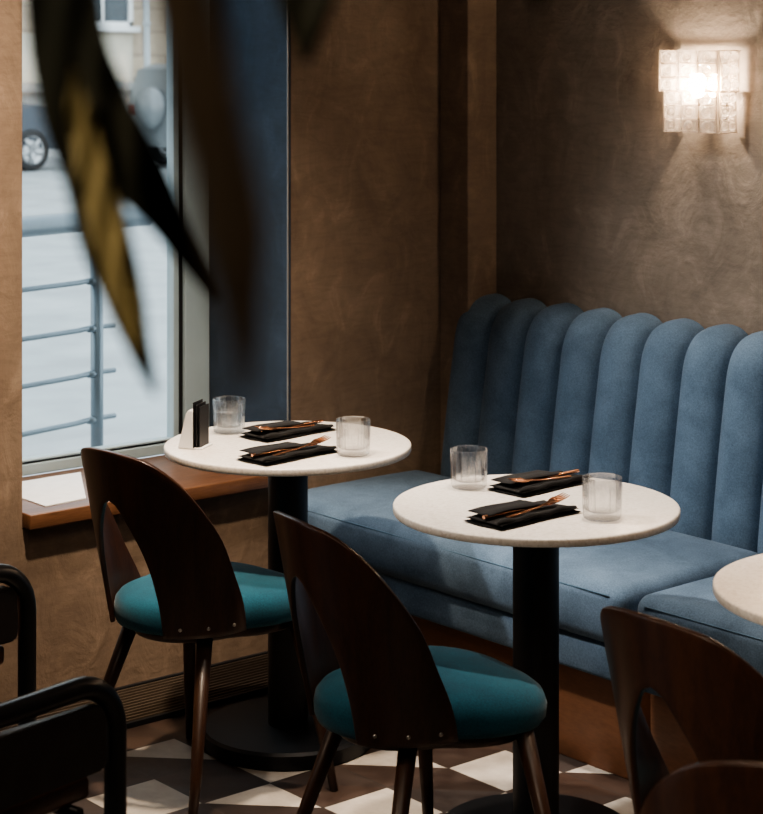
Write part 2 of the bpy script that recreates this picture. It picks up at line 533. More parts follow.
# ------------------------------------------------------------------ tables
def table(x, y, label):
    t = thing('round_table', label, 'table', (x, y, 0), 0, 'round cafe tables in front of the banquette')
    obj('tabletop', lathe([(0, TZ - .0195), (.302, TZ - .0195), (.3085, TZ - .018), (.31, TZ - .015), (.31, TZ - .004), (.3088, TZ - .0015), (.306, TZ), (0, TZ)], 96), M['table'], t, angle=50)
    obj('mounting_plate', lathe([(0, TZ - .034), (.12, TZ - .034), (.12, TZ - .0195), (0, TZ - .0195)], 40), M['black_metal'], t, angle=40)
    obj('pole', lathe([(0, .04), (.050, .04), (.050, TZ - .033), (0, TZ - .033)], 40), M['black_metal'], t, angle=40)
    obj('base', lathe([(0, 0), (.212, 0), (.216, .004), (.216, .036), (.210, .043), (.05, .047), (0, .047)], 64), M['black_metal'], t, angle=40)
    return t
T = [(-3.885, 2.992), (-3.006, 2.993), (-2.112, 2.998)]
table(*T[0], 'round cream table nearest the window with a napkin holder near its edge')
table(*T[1], 'middle round cream table set in front of the banquette gap')
table(*T[2], 'round cream table cut off by the right edge of the picture')

# ------------------------------------------------------------------ bentwood-back chairs
def interp(tab, x):
    return float(np.interp(x, [a for a, b in tab], [b for a, b in tab]))
OUT = [(0, .83), (11, .8275), (28, .812), (43, .770), (56, .710), (70, .630), (80, .550), (91, .470), (98, .402)]
INN = [(0, .713), (5, .703), (9.5, .680), (18, .624), (24.8, .56), (29.6, .477), (31.5, .402)]
def resample(tab, n):
    pts = smooth_path([Vector((math.radians(a) * .2, b, 0)) for a, b in tab], 10)
    L = [0]
    for a, b in zip(pts, pts[1:]): L.append(L[-1] + (b - a).length)
    out = []
    for k in range(n):
        s = L[-1] * k / (n - 1)
        out.append((float(np.interp(s, L, [math.degrees(p.x / .2) for p in pts])), float(np.interp(s, L, [p.y for p in pts]))))
    return out
def shell_r(z): return .18 + .175 * (z - .40)
def shell_pt(tdeg, z, off=0):
    r = shell_r(z) + off; a = math.radians(tdeg)
    return (r * math.sin(a), -r * math.cos(a), z)

def make_chair(label):
    t = thing('dining_chair', label, 'chair', (0, 0, 0), 0, 'walnut dining chairs with teal seats')
    N = 34; W = 10
    o_, i_ = resample(OUT, N), resample(INN, N)
    bm = bmesh.new(); P = []
    for side in (-1, 1):
        rng = range(N - 1, 0, -1) if side < 0 else range(N)
        for k in rng:
            row = []
            for w_ in range(W + 1):
                f = w_ / W
                a = i_[k][0] * (1 - f) + o_[k][0] * f; z = i_[k][1] * (1 - f) + o_[k][1] * f
                row.append(shell_pt(side * a, z))
            P.append(row)
    add_grid(bm, P)
    b = obj('backrest', bm, M['walnut'], t)
    so = b.modifiers.new('thick', 'SOLIDIFY'); so.thickness = .011; so.offset = -1
    bv = b.modifiers.new('edge', 'BEVEL'); bv.width = .002; bv.segments = 2; bv.limit_method = 'ANGLE'; bv.angle_limit = math.radians(50)
    for s in (-1, 1):
        for a in (44, 64, 84):
            p0 = Vector(shell_pt(s * a, .425, -.001)); p1 = Vector(shell_pt(s * a, .425, .0025))
            obj('screw', tube([p0, p1], [.0045, .0038], 10), M['screw'], b)
    # seat: rounded at the rear, widening to the front
    def outline(a):      # a = 0 front
        tab = [(0, .275), (25, .288), (46, .285), (65, .235), (82, .186), (100, .174), (125, .1715), (150, .1715), (180, .1715)]
        pts = interp_smooth(tab, abs(a))
        return pts
    def seat(z0, z1, shrink, prof):
        bm = bmesh.new(); rings = []
        for f, z in prof:
            ring = []
            for k in range(64):
                a = -180 + 360 * k / 64
                r = max(0.0, outline(a) - shrink) * f
                ring.append(bm.verts.new((r * math.sin(math.radians(a)), r * math.cos(math.radians(a)) + .0, z)))
            rings.append(ring)
        for a, c in zip(rings, rings[1:]):
            for k in range(64): bm.faces.new((a[k], a[(k + 1) % 64], c[(k + 1) % 64], c[k]))
        bm.faces.new(rings[0][::-1]); bm.faces.new(rings[-1])
        return bm
    obj('seat', seat(0, 0, 0, [(.90, .402), (.97, .406), (1.0, .418), (1.005, .438), (.985, .455), (.93, .467), (.82, .475), (.6, .481), (.3, .484), (.05, .485)]), M['teal'], t)
    obj('seat_frame', seat(0, 0, .045, [(.98, .378), (1, .381), (1, .402), (.98, .4045)]), M['walnut_leg'], t, angle=50)
    for s in (-1, 1):
        obj('leg', tube([(s * .215, -.175, 0), (s * .190, -.138, .12), (s * .124, -.055, .402)], [.0095, .0135, .019], 14), M['walnut_leg'], t)
        obj('leg', tube([(s * .258, .228, 0), (s * .240, .212, .12), (s * .190, .168, .402)], [.0095, .0135, .019], 14), M['walnut_leg'], t)
    return t
def interp_smooth(tab, x):
    xs = [a for a, b in tab]; ys = [b for a, b in tab]
    i = max(0, min(len(xs) - 2, int(np.searchsorted(xs, x)) - 1))
    def m(j):
        if j <= 0 or j >= len(xs) - 1: return 0.0
        return (ys[j + 1] - ys[j - 1]) / (xs[j + 1] - xs[j - 1])
    h = xs[i + 1] - xs[i]; s = (x - xs[i]) / h
    return ((2 * s ** 3 - 3 * s * s + 1) * ys[i] + (s ** 3 - 2 * s * s + s) * h * m(i) + (-2 * s ** 3 + 3 * s * s) * ys[i + 1] + (s ** 3 - s * s) * h * m(i + 1))

c1 = make_chair('walnut chair with teal seat at the table nearest the window')
c1.location = (-3.783, 2.617, 0); c1.rotation_euler = (0, 0, math.radians(6))
dup(c1, (-2.935, 2.542, 0), math.radians(-10), 'walnut chair with teal seat tucked under the middle table')
dup(c1, (-2.076, 2.565, 0), math.radians(-2), 'walnut chair at the right-hand table, back cut by the picture edge')
dup(c1, (-1.678, 2.158, 0), math.radians(38), 'walnut chair back rising from the bottom right corner')

# ------------------------------------------------------------------ tube-framed armchairs
def armchair(label):
    t = thing('tube_armchair', label, 'armchair', (0, 0, 0), 0, 'black tube armchairs by the window wall')
    r, W, D, Z = .0195, .56, .52, .648         # right front leg stands at the local origin; the chair runs to -x and -y
    for x in (0, -W):
        pts = [(x, 0, 0), (x, 0, .3), (x, 0, Z - .09)]
        for k in range(1, 9):
            a = PI / 2 * k / 8
            pts.append((x, -.09 + .09 * math.cos(a), Z - .09 + .09 * math.sin(a)))
        pts.append((x, -D / 2, Z))
        for k in range(0, 9):
            a = PI / 2 + PI / 2 * k / 8
            pts.append((x, -D + .09 + .09 * math.cos(a), Z - .09 + .09 * math.sin(a)))
        pts += [(x, -D, .3), (x, -D, 0)]
        lp = obj('side_loop', tube(pts, r, 16), M['black_tube'], t)
        bm = bmesh.new()
        rr = [(-.038, .500), (-.030, .52), (-.034, .60), (-.055, .617), (-.25, .620), (-D + .06, .617), (-D + .035, .60), (-D + .03, .50)]
        add_prism(bm, rr, x - .011 - (.004 if x else -.004), x + .011 - (.004 if x else -.004), 'x')
        bmesh.ops.bevel(bm, geom=list(bm.edges), offset=.005, segments=2, affect='EDGES')
        obj('arm_panel', bm, M['leather'], t, angle=40)
        obj('foot_glide', lathe([(0, 0), (.016, 0), (.018, .006), (.018, .012), (0, .012)], 16, (x, 0, 0)), M['gasket'], lp)
    obj('seat', box((-W + .012, -D + .02, .448), (-.012, -.045, .488), .010, 3), M['seat_wood'], t)
    for y in (-.085, -D + .01):
        obj('stretcher', tube([(-W, y, .436), (0, y, .436)], .011, 10), M['black_tube'], t)
    bm = bmesh.new(); P = []
    for i in range(13):
        z = .50 + .24 * i / 12
        P.append([(-W / 2 + (W / 2 - .02) * (-1 + k / 8), -D + .045 - .04 * (1 - (-1 + k / 8) ** 2) - .10 * (z - .5), z) for k in range(17)])
    add_grid(bm, P)
    b = obj('back_panel', bm, M['leather'], t); so = b.modifiers.new('thick', 'SOLIDIFY'); so.thickness = .022; so.offset = 0
    return t
a1 = armchair('black tube armchair at the bottom left corner with a dark arm panel')
a1.location = (-2.858, 1.826, 0); a1.rotation_euler = (0, 0, math.radians(12))
dup(a1, (-3.605, 2.085, 0), math.radians(8), 'black tube armchair at the left edge against the plaster wall')

# ------------------------------------------------------------------ table settings
def napkin_bm():
    """folded linen napkin, long axis along y, 24 x 11 cm, with a loose top fold"""
    bm = bmesh.new()
    L, Wd = .245, .112
    def slab(x0, x1, y0, y1, z0, th, wav, seed, lift=0, zb=0.0):
        nx, ny = 14, 26
        top, bot = [], []
        for i in range(nx + 1):
            rt, rb = [], []
            for j in range(ny + 1):
                fx, fy = i / nx, j / ny
                x = x0 + (x1 - x0) * fx; y = y0 + (y1 - y0) * fy
                x += .002 * math.sin(fy * 7 + seed)
                y += .0015 * math.sin(fx * 9 + seed * 2)
                e = min(1, 5 * min(fx, 1 - fx)) ** .5 * min(1, 9 * min(fy, 1 - fy)) ** .5
                z = z0 + wav * (.5 + .5 * math.sin(fx * 5.5 + seed + 1.5 * fy)) * (.4 + .6 * math.sin(PI * fy)) + lift * fx
                rt.append((x, y, z + th * (.45 + .55 * e))); rb.append((x, y, z - zb + th * .45 * (1 - e)) if not zb else (x, y, z + th * .2))
            top.append(rt); bot.append(rb)
        A = add_grid(bm, top); B = add_grid(bm, bot)
        for j in range(ny):
            bm.faces.new((A[0][j], A[0][j + 1], B[0][j + 1], B[0][j])); bm.faces.new((A[nx][j], A[nx][j + 1], B[nx][j + 1], B[nx][j]))
        for i in range(nx):
            bm.faces.new((A[i][0], A[i + 1][0], B[i + 1][0], B[i][0])); bm.faces.new((A[i][ny], A[i + 1][ny], B[i + 1][ny], B[i][ny]))
    slab(-Wd / 2, Wd / 2, -L / 2, L / 2, 0.0, .007, 0, .3)
    slab(-Wd / 2 + .004, Wd / 2 - .002, -L / 2 + .003, L / 2 - .004, .0068, .005, .0035, 1.1)
    slab(-Wd / 2 + .002, .010, -L / 2 + .014, .050, .0190, .005, .004, 2.4, zb=.002)    # loose fold along the far edge
    # rolled near edge
    add_tube(bm, [(Wd / 2 - .012, -L / 2 + .004 + (L - .008) * k / 20, .0125 + .0018 * math.sin(k * .9)) for k in range(21)], [.0035] + [.0062 + .001 * math.sin(k * 1.3) for k in range(19)] + [.0035], 10)
    return bm
def fork_bm():
    """head towards +y, length 19 cm"""
    bm = bmesh.new()
    hw = [(-.095, .0035), (-.09, .0045), (-.05, .0038), (0, .0030), (.030, .0028), (.042, .0060), (.052, .0105), (.060, .0118)]
    P = []
    for y, w_ in hw:
        z = .004 + (.004 * max(0, (y - .0) / .06) if y > 0 else 0)
        P.append([(-w_, y, z), (-w_ * .5, y, z + .0012), (w_ * .5, y, z + .0012), (w_, y, z)])
    A = add_grid(bm, P)
    P2 = [[(x, y, z - .0022) for x, y, z in r] for r in P]
    B = add_grid(bm, P2)
    for k in range(len(P) - 1):
        bm.faces.new((A[k][0], A[k + 1][0], B[k + 1][0], B[k][0])); bm.faces.new((A[k][3], A[k + 1][3], B[k + 1][3], B[k][3]))
    for k in range(3):
        bm.faces.new((A[0][k], A[0][k + 1], B[0][k + 1], B[0][k])); bm.faces.new((A[-1][k], A[-1][k + 1], B[-1][k + 1], B[-1][k]))
    for k in range(4):
        x = -.0092 + k * .00613
        add_tube(bm, [(x, .057, .0082), (x, .070, .0078), (x, .085, .0095), (x * .98, .098, .0125)], [.0021, .0020, .0017, .0008], 8)
    return bm
def knife_bm():
    bm = bmesh.new()
    st = [(-.105, .0045, .0035), (-.10, .0055, .0042), (-.05, .0050, .0038), (-.005, .0042, .0034), (.008, .0060, .0018), (.05, .0085, .0014), (.085, .0078, .0012), (.104, .0020, .0010)]
    P = []
    for y, w_, h_ in st:
        P.append([(w_ * math.cos(2 * PI * k / 10), y, .0045 + h_ * math.sin(2 * PI * k / 10)) for k in range(10)] )
    V = [[bm.verts.new(p) for p in r] for r in P]
    for a, b in zip(V, V[1:]):
        for k in range(10): bm.faces.new((a[k], a[(k + 1) % 10], b[(k + 1) % 10], b[k]))
    bm.faces.new(V[0][::-1]); bm.faces.new(V[-1])
    return bm
nap0 = fork0 = knife0 = None
sets = [  # centre, rotation of long axis about z, head direction, words
    (-3.757, 2.893, 5, 1, 'near the front of the window table', 'front'),
    (-3.983, 3.066, 5, -1, 'at the banquette side of the window table', 'rear'),
    (-2.935, 2.882, 2, 1, 'near the front of the middle table', 'front'),
    (-3.124, 3.127, 3, -1, 'at the banquette side of the middle table', 'rear'),
]
for x, y, rot, hd, where, side in sets:
    r = math.radians(rot)
    if nap0 is None:
        nap = nap0 = obj('napkin', napkin_bm(), M['napkin'])
        fork = fork0 = obj('fork', fork_bm(), M['copper'], angle=60)
        knife = knife0 = obj('knife', knife_bm(), M['copper'], angle=60)
    else:
        nap, fork, knife = nap0.copy(), fork0.copy(), knife0.copy()
        for o in (nap, fork, knife): COL.objects.link(o)
    nap.location = (x, y, TZ + .0002); nap.rotation_euler = (0, 0, r)
    tag(nap, 'folded black linen napkin ' + where, 'napkin', 'black napkins')
    ca, sa = math.cos(r), math.sin(r)
    def at(lx, ly): return (x + lx * ca - ly * sa, y + lx * sa + ly * ca)
    k = 0 if hd > 0 else PI
    fx, fy = at(.020, .022 * hd); fork.location = (fx, fy, TZ + .0002 + .0172); fork.rotation_euler = (math.radians(3), math.radians(9 * hd), r + k + math.radians(3 * hd))
    tag(fork, 'copper fork on the black napkin ' + where, 'fork', 'copper forks')
    kx, ky = at(.005, -.012 * hd); knife.location = (kx, ky, TZ + .0002 + .0145); knife.rotation_euler = (0, 0, r + k + math.radians(-2))
    tag(knife, 'copper knife on the black napkin ' + where, 'knife', 'copper knives')

def tumbler_bm():
    R0, R1, h = .0395, .0425, .088
    def fl(r, z, a):
        if r < .02 or z < .004 or z > h - .012: return r
        if r < .0372: return r
        q = 2 * PI / 16; b = (a % q) - q / 2
        return r * (math.cos(q / 2) / math.cos(b)) ** .8 + (.0007 if abs(b) > q * .42 else 0)
    def ro(z): return R0 + (R1 - R0) * z / h
    out = [(0, .0), (.030, 0), (.0365, .0015)] + [(ro(z), z) for z in (.005, .015, .03, .045, .06, .071, .077, .084)] + [(R1 - .0006, h - .0006), (R1 - .0016, h), (R1 - .0028, h - .0006)]
    inn = [(ro(z) - .0028, z) for z in (.083, .07, .05, .03, .022)] + [(.030, .017), (.02, .0158), (0, .0155)]
    return lathe(out + inn, 160, flute=fl)
glasses = [(-4.095, 2.962, 'glass tumbler half full of water beside the napkin holder', 'water'), (-3.665, 3.023, 'empty cut glass tumbler on the bench side of the window table', 0),
           (-3.217, 2.991, 'empty faceted glass tumbler at the left of the middle table', 0), (-2.818, 3.001, 'empty glass tumbler at the right of the middle table', 0)]
g0 = None
for x, y, lab, wtr in glasses:
    if g0 is None: o = g0 = obj('glass_tumbler', tumbler_bm(), M['tumbler'], angle=25)
    else: o = g0.copy(); COL.objects.link(o)
    o.location = (x, y, TZ + .0002); tag(o, lab, 'glass', 'glass tumblers')
    if wtr:
        wo = obj('water', lathe([(0, .0165), (.027, .018), (.034, .026), (.0358, .054), (.0354, .0555), (0, .055)], 48), M['water'])
        wo.location = (x, y, TZ + .0002); tag(wo, 'clear water filling the tumbler by the napkin holder', 'water', kind='stuff')

# card holder and black cards on the window table
h = thing('card_holder', 'small white wedge shaped card holder at the edge of the window table', 'card holder', (-3.996, 2.790, TZ + .0002), math.radians(32))
bm = bmesh.new(); add_prism(bm, [(-.036, 0), (.004, 0), (.004, .094), (-.006, .097), (-.013, .090)], -.034, .034, 'y')
bmesh.ops.bevel(bm, geom=list(bm.edges), offset=.002, segments=2, affect='EDGES')
obj('wedge', bm, M['white_card'], h, angle=40)
obj('foot', box((.003, -.034, 0), (.030, .034, .004), .001), M['white_card'], h, smooth=False)
labs = ['black card leaning on the white holder, front of the three', 'black card behind the front one in the white holder', 'rearmost and tallest black card in the white holder']
for k in range(3):
    x = .021 - .0065 * k
    bm = box((-.0012, -.034, 0), (.0012, .024, .100 + .006 * k), .0004, 1)
    o = obj('menu_card', bm, M['black_card'], smooth=False)
    hr = math.radians(32)
    lx, ly = x, .004 * (1 - k)
    o.location = (-3.996 + lx * math.cos(hr) - ly * math.sin(hr), 2.790 + lx * math.sin(hr) + ly * math.cos(hr), TZ + .0045)
    o.rotation_euler = (0, 0, hr)
    tag(o, labs[k], 'menu card', 'black cards in the holder')

# paper on the sill
bm = bmesh.new(); add_prism(bm, [(-4.496, 2.655), (-4.507, 2.787), (-4.80, 2.95), (-4.80, 2.66)], ZS + .0004, ZS + .0035)
tag(obj('paper_sheet', bm, M['paper'], smooth=False), 'white paper sheet lying on the wooden window sill', 'paper')

# ------------------------------------------------------------------ crystal wall sconces
def sconce(u, label):
    t = thing('wall_sconce', label, 'wall lamp', (u, VB, 1.625), 0, 'crystal wall sconces')
    obj('wall_plate', box((-.05, -.012, -.08), (.05, 0, .08), .004), M['brass'], t)
    obj('lamp_holder', tube([(0, -.012, -.035), (0, -.045, -.035), (0, -.05, -.015)], [.010, .010, .014], 12), M['brass'], t)
    b = obj('bulb', lathe([(0, -.02), (.010, -.015), (.012, .0), (.018, .018), (.017, .034), (.009, .045), (0, .048)], 20, (0, -.05, 0)), M['bulb'], t)
    fr = bmesh.new()
    # two stacked tiers of square pressed-glass tiles: three wide on the front, one and a half on each side
    for tier, (hw, dp, z1, rows) in enumerate(((.104, .098, .112, 3), (.094, .090, .000, 3))):
        th = .0365
        for r in range(rows):
            zt = z1 - r * (th + .0012)
            faces = []
            n = 3
            w_ = 2 * hw / n
            for k in range(n): faces.append(((-hw + k * w_, -dp), (-hw + (k + 1) * w_, -dp)))
            for s in (-1, 1):
                m = 2
                for k in range(m):
                    faces.append(((s * hw, -dp + .012 + k * (dp - .030) / m), (s * hw, -dp + .012 + (k + 1) * (dp - .030) / m)))
            for (x0, y0), (x1, y1) in faces:
                bm = bmesh.new()
                d = Vector((x1 - x0, y1 - y0, 0)); L = d.length; d.normalize(); nn = Vector((d.y, -d.x, 0))
                if x0 == x1: nn = Vector((1 if x0 > 0 else -1, 0, 0))
                g_ = .0022
                c = [Vector((x0, y0, zt)) + d * g_, Vector((x1, y1, zt)) - d * g_]
                A = [c[0], c[1], c[1] - Vector((0, 0, th)), c[0] - Vector((0, 0, th))]
                va = [bm.verts.new(p + nn * .004) for p in A]; vb = [bm.verts.new(p - nn * .004) for p in A]
                bm.faces.new(va); bm.faces.new(vb[::-1])
                for k in range(4): bm.faces.new((va[k], va[(k + 1) % 4], vb[(k + 1) % 4], vb[k]))
                bmesh.ops.bevel(bm, geom=list(bm.edges), offset=.0038, segments=1, affect='EDGES')
                bm.normal_update()
                for f_ in bm.faces: f_.material_index = 0 if abs(f_.normal.dot(nn)) > .95 else 1
                # round boss in the middle of each tile
                mid = (A[0] + A[2]) / 2
                rad = min(L, th) * .40
                rings = []
                for f, hgt in ((1, .004), (.98, .0075), (.74, .0135), (.4, .0165)):
                    rings.append([bm.verts.new(mid + nn * hgt + (d * math.cos(2 * PI * q / 14) + Vector((0, 0, 1)) * math.sin(2 * PI * q / 14)) * rad * f) for q in range(14)])
                for a_, b_ in zip(rings, rings[1:]):
                    for q in range(14): bm.faces.new((a_[q], a_[(q + 1) % 14], b_[(q + 1) % 14], b_[q])).material_index = 2
                bm.faces.new(rings[-1]).material_index = 2
                o_ = obj('glass_tile', bm, M['sconce_glass'], t, angle=35)
                o_.data.materials.append(M['sconce_edge']); o_.data.materials.append(M['sconce_boss'])
        zb = z1 - rows * (th + .0012)
        for s in (-1, 1):
            add_box(fr, (s * hw - .0025, -dp - .002, zb), (s * hw + .0025, -dp + .007, z1))
            add_box(fr, (s * hw - .003, -dp + .010, z1 - .003), (s * hw + .003, -.004, z1))
            add_box(fr, (s * hw - .003, -.018, zb), (s * hw + .003, -.010, z1))
            add_box(fr, (s * hw - .003, -dp + .010, zb), (s * hw + .003, -.004, zb + .003))
        add_box(fr, (-hw, -.016, z1 - .006), (hw, -.010, z1 - .001))
    obj('glass_frame', fr, M['sconce_rib'], t, smooth=False)
    return t
s1 = sconce(-3.500, 'glowing crystal tile wall sconce above the blue banquette')
sconce(-2.600, 'second crystal wall sconce further along, outside the picture')

# ------------------------------------------------------------------ foreground foliage
def leaf(pts, widths, mat, parent, fold=.25, axis=None):
    """pts: centre line in the room; widths: half widths in metres"""
    P = smooth_path(pts, 6)
    n = len(P)
    wv = [float(np.interp(k / (n - 1), np.linspace(0, 1, len(widths)), widths)) for k in range(n)]
    view = Vector((-SA, CA, -.1)).normalized() if axis is None else axis
    rows = []
    for k, p in enumerate(P):
        d = (P[min(n - 1, k + 1)] - P[max(0, k - 1)]).normalized()
        s = d.cross(view).normalized()
        row = []
        for q in range(9):
            f = -1 + q / 4
            row.append(p + s * wv[k] * f + view * (abs(f) * wv[k] * fold) + view * .004 * math.sin(k * .7 + q))
        rows.append(row)
    bm = bmesh.new(); add_grid(bm, rows)
    o = obj('leaf', bm, mat, parent)
    return o
root = spot_at(70, -220, .95)
pl = thing('leafy_branch', 'dark out of focus leaves hanging close to the viewer', 'plant')
LV = []
def px_leaf(pts, wpx, Y, mat, dY=0, fold=.25):
    n = len(pts)
    P = [spot_at(x, y, Y + dY * k / (n - 1)) for k, (x, y) in enumerate(pts)]
    W = [w_ / F * Y for w_ in wpx]
    return leaf(P, W, mat, pl, fold)
px_leaf([(50, -150), (56, -60), (64, 30), (84, 100), (120, 155), (162, 212), (214, 300)], [8, 34, 40, 43, 37, 22, 3], .95, M['leaf_dark'], .06)
px_leaf([(56, -120), (52, -20), (64, 80), (86, 160), (104, 235), (128, 312), (155, 396)], [8, 26, 32, 30, 27, 20, 2], .90, M['leaf_dark'], .02, .1)
px_leaf([(74, 70), (78, 105), (87, 150), (97, 195), (109, 245), (124, 305), (144, 368)], [3, 10, 15, 17, 17, 13, 1], .885, M['leaf_olive'], .02, .1)
px_leaf([(150, -160), (168, -60), (190, 40), (212, 130), (234, 230), (246, 400)], [4, 32, 34, 34, 36, 10], .46, M['leaf_brown'], .02)
px_leaf([(296, -200), (300, -120), (305, -40), (306, 62)], [4, 40, 46, 4], .85, M['leaf_dark'], .02)
px_leaf([(545, -160), (540, -90), (538, -40), (536, 12)], [4, 24, 28, 1], .85, M['leaf_dark'], .02)
bm = bmesh.new()
def stem_to(a, b, r0=.006, r1=.003):
    m = (a + b) / 2 + Vector((0, 0, .03))
    add_tube(bm, smooth_path([a, m, b], 5), [r0 + (r1 - r0) * k / 10 for k in range(11)], 8)
hub = spot_at(230, -420, .9)
for (x, y, Y) in ((58, -150, .95), (70, -120, .90), (160, -160, .46), (300, -190, .85), (545, -160, .85)):
    stem_to(hub, spot_at(x, y, Y))
add_tube(bm, [hub, Vector((hub.x, hub.y, CEIL))], [.007, .009], 8)
obj('stem', bm, M['bark'], pl)

# ------------------------------------------------------------------ street outside
M['road'] = simple('pale_asphalt', (.36, .385, .395), .8, noise=.16, nscale=1.6)
M['kerbstone'] = simple('kerb_stone', (.50, .51, .52), .8, noise=.1)
M['galv'] = simple('galvanised_steel', (.17, .215, .25), .35, .45, noise=.1, nscale=8)
def stone():
    t = NT('beige_stone_blocks')
    br = t.node('ShaderNodeTexBrick'); br.inputs['Scale'].default_value = 1.0
    br.inputs['Color1'].default_value = (.56, .46, .35, 1); br.inputs['Color2'].default_value = (.48, .39, .30, 1)
    br.inputs['Mortar'].default_value = (.33, .27, .22, 1); br.inputs['Mortar Size'].default_value = .02
    br.inputs['Brick Width'].default_value = 1.1; br.inputs['Row Height'].default_value = .45
    sep = t.node('ShaderNodeSeparateXYZ'); t.link(t.tc.outputs['Object'], sep.inputs[0])
    cb = t.node('ShaderNodeCombineXYZ'); t.link(sep.outputs[1], cb.inputs[0]); t.link(sep.outputs[2], cb.inputs[1])
    t.link(cb.outputs[0], br.inputs['Vector'])
    n = t.noise(t.mapped(), 2.5, 5)
    t.set(Base_Color=t.mix(br.outputs[0], t.ramp(n, [(.3, (.75, .75, .75)), (.7, (1.1, 1.1, 1.1))]), 1.0, 'MULTIPLY'), Roughness=.9)
    return t.m
M['stone'] = stone()
M['plaster_out'] = simple('pale_render', (.60, .55, .46), .9, noise=.08, nscale=2)
M['stone_grey'] = simple('grey_plinth_stone', (.30, .30, .29), .9, noise=.15, nscale=3)
M['win_white'] = simple('white_window_frame', (.75, .76, .76), .5, noise=.04)
M['win_dark'] = simple('dark_window_glass', (.05, .07, .085), .08, noise=.2)
M['pipe'] = simple('pale_drain_pipe', (.50, .54, .56), .5, noise=.08)
M['tyre'] = simple('black_tyre', (.03, .03, .032), .8, noise=.1)
M['alloy'] = simple('alloy_rim', (.55, .56, .57), .3, .7, noise=.05)
bm = bmesh.new(); add_grid(bm, [[(x, y, -.05) for y in (-30, 0, 30, 70)] for x in (-28.2, -7.6)])
struct(obj('street', bm, M['road'], smooth=False), 'pale grey asphalt street outside the window', 'street')
struct(obj('pavement', box((-7.6, -30, -.2), (UG - .121, 70, -.0)), simple('pavement_slabs', (.38, .40, .41), .85, noise=.1, nscale=2), smooth=False), 'pavement directly outside the window', 'pavement')
struct(obj('kerb', box((-31.2, -30, -.3), (-28.2, 70, .10), .02), M['kerbstone'], smooth=False), 'raised pavement along the far side of the street', 'pavement')
fb = thing('building', 'beige stone building across the street with a white framed window', 'building', (-31.2, 20, 0))
obj('facade', box((-1, -26, 1.28), (0, 26, 11)), M['stone'], fb, smooth=False)
obj('render_panel', box((0, -8, 1.30), (.03, .3, 2.20)), M['plaster_out'], fb, smooth=False)
obj('plinth', box((-1, -26, 0), (.06, 26, 1.12)), M['stone_grey'], fb, smooth=False)
obj('ledge', box((-1, -26, 1.12), (.22, 26, 1.29), .03), M['stone_grey'], fb, smooth=False)
for y0 in (-10.2, -5.6, -1.06, 3.5, 8.0):
    wf = bmesh.new()
    add_box(wf, (0, y0, 2.34), (.08, y0 + .09, 5.2)); add_box(wf, (0, y0 + 1.25, 2.34), (.08, y0 + 1.34, 5.2)); add_box(wf, (0, y0 + .62, 2.43), (.07, y0 + .70, 5.2))
    add_box(wf, (0, y0, 5.2), (.08, y0 + 1.34, 5.3)); add_box(wf, (0, y0, 2.34), (.08, y0 + 1.34, 2.43)); add_box(wf, (0, y0 - .1, 2.24), (.2, y0 + 1.44, 2.34)); add_box(wf, (0, y0 + .09, 3.6), (.06, y0 + 1.25, 3.68))
    f = obj('window', wf, M['win_white'], fb, smooth=False)
    obj('window_glass', box((.0, y0 + .05, 2.40), (.03, y0 + 1.3, 5.22)), M['win_dark'], f, smooth=False)
dp = thing('drain_pipe', 'pale drain pipe with an elbow on the building across the street', 'pipe', (-30.88, 20.46, 0))
pp = [(.0, -.02, 9), (.0, -.02, 1.75), (.02, .05, 1.50), (.02, .45, 1.28), (.04, .55, 1.1), (.04, .55, .10)]
obj('pipe', tube(smooth_path(pp, 5), .065, 12), M['pipe'], dp)
for z in (2.4, 4.6): obj('bracket', lathe([(.066, -.03), (.085, -.03), (.085, .03), (.066, .03)], 16, (0, -.02, z)), M['pipe'], dp)

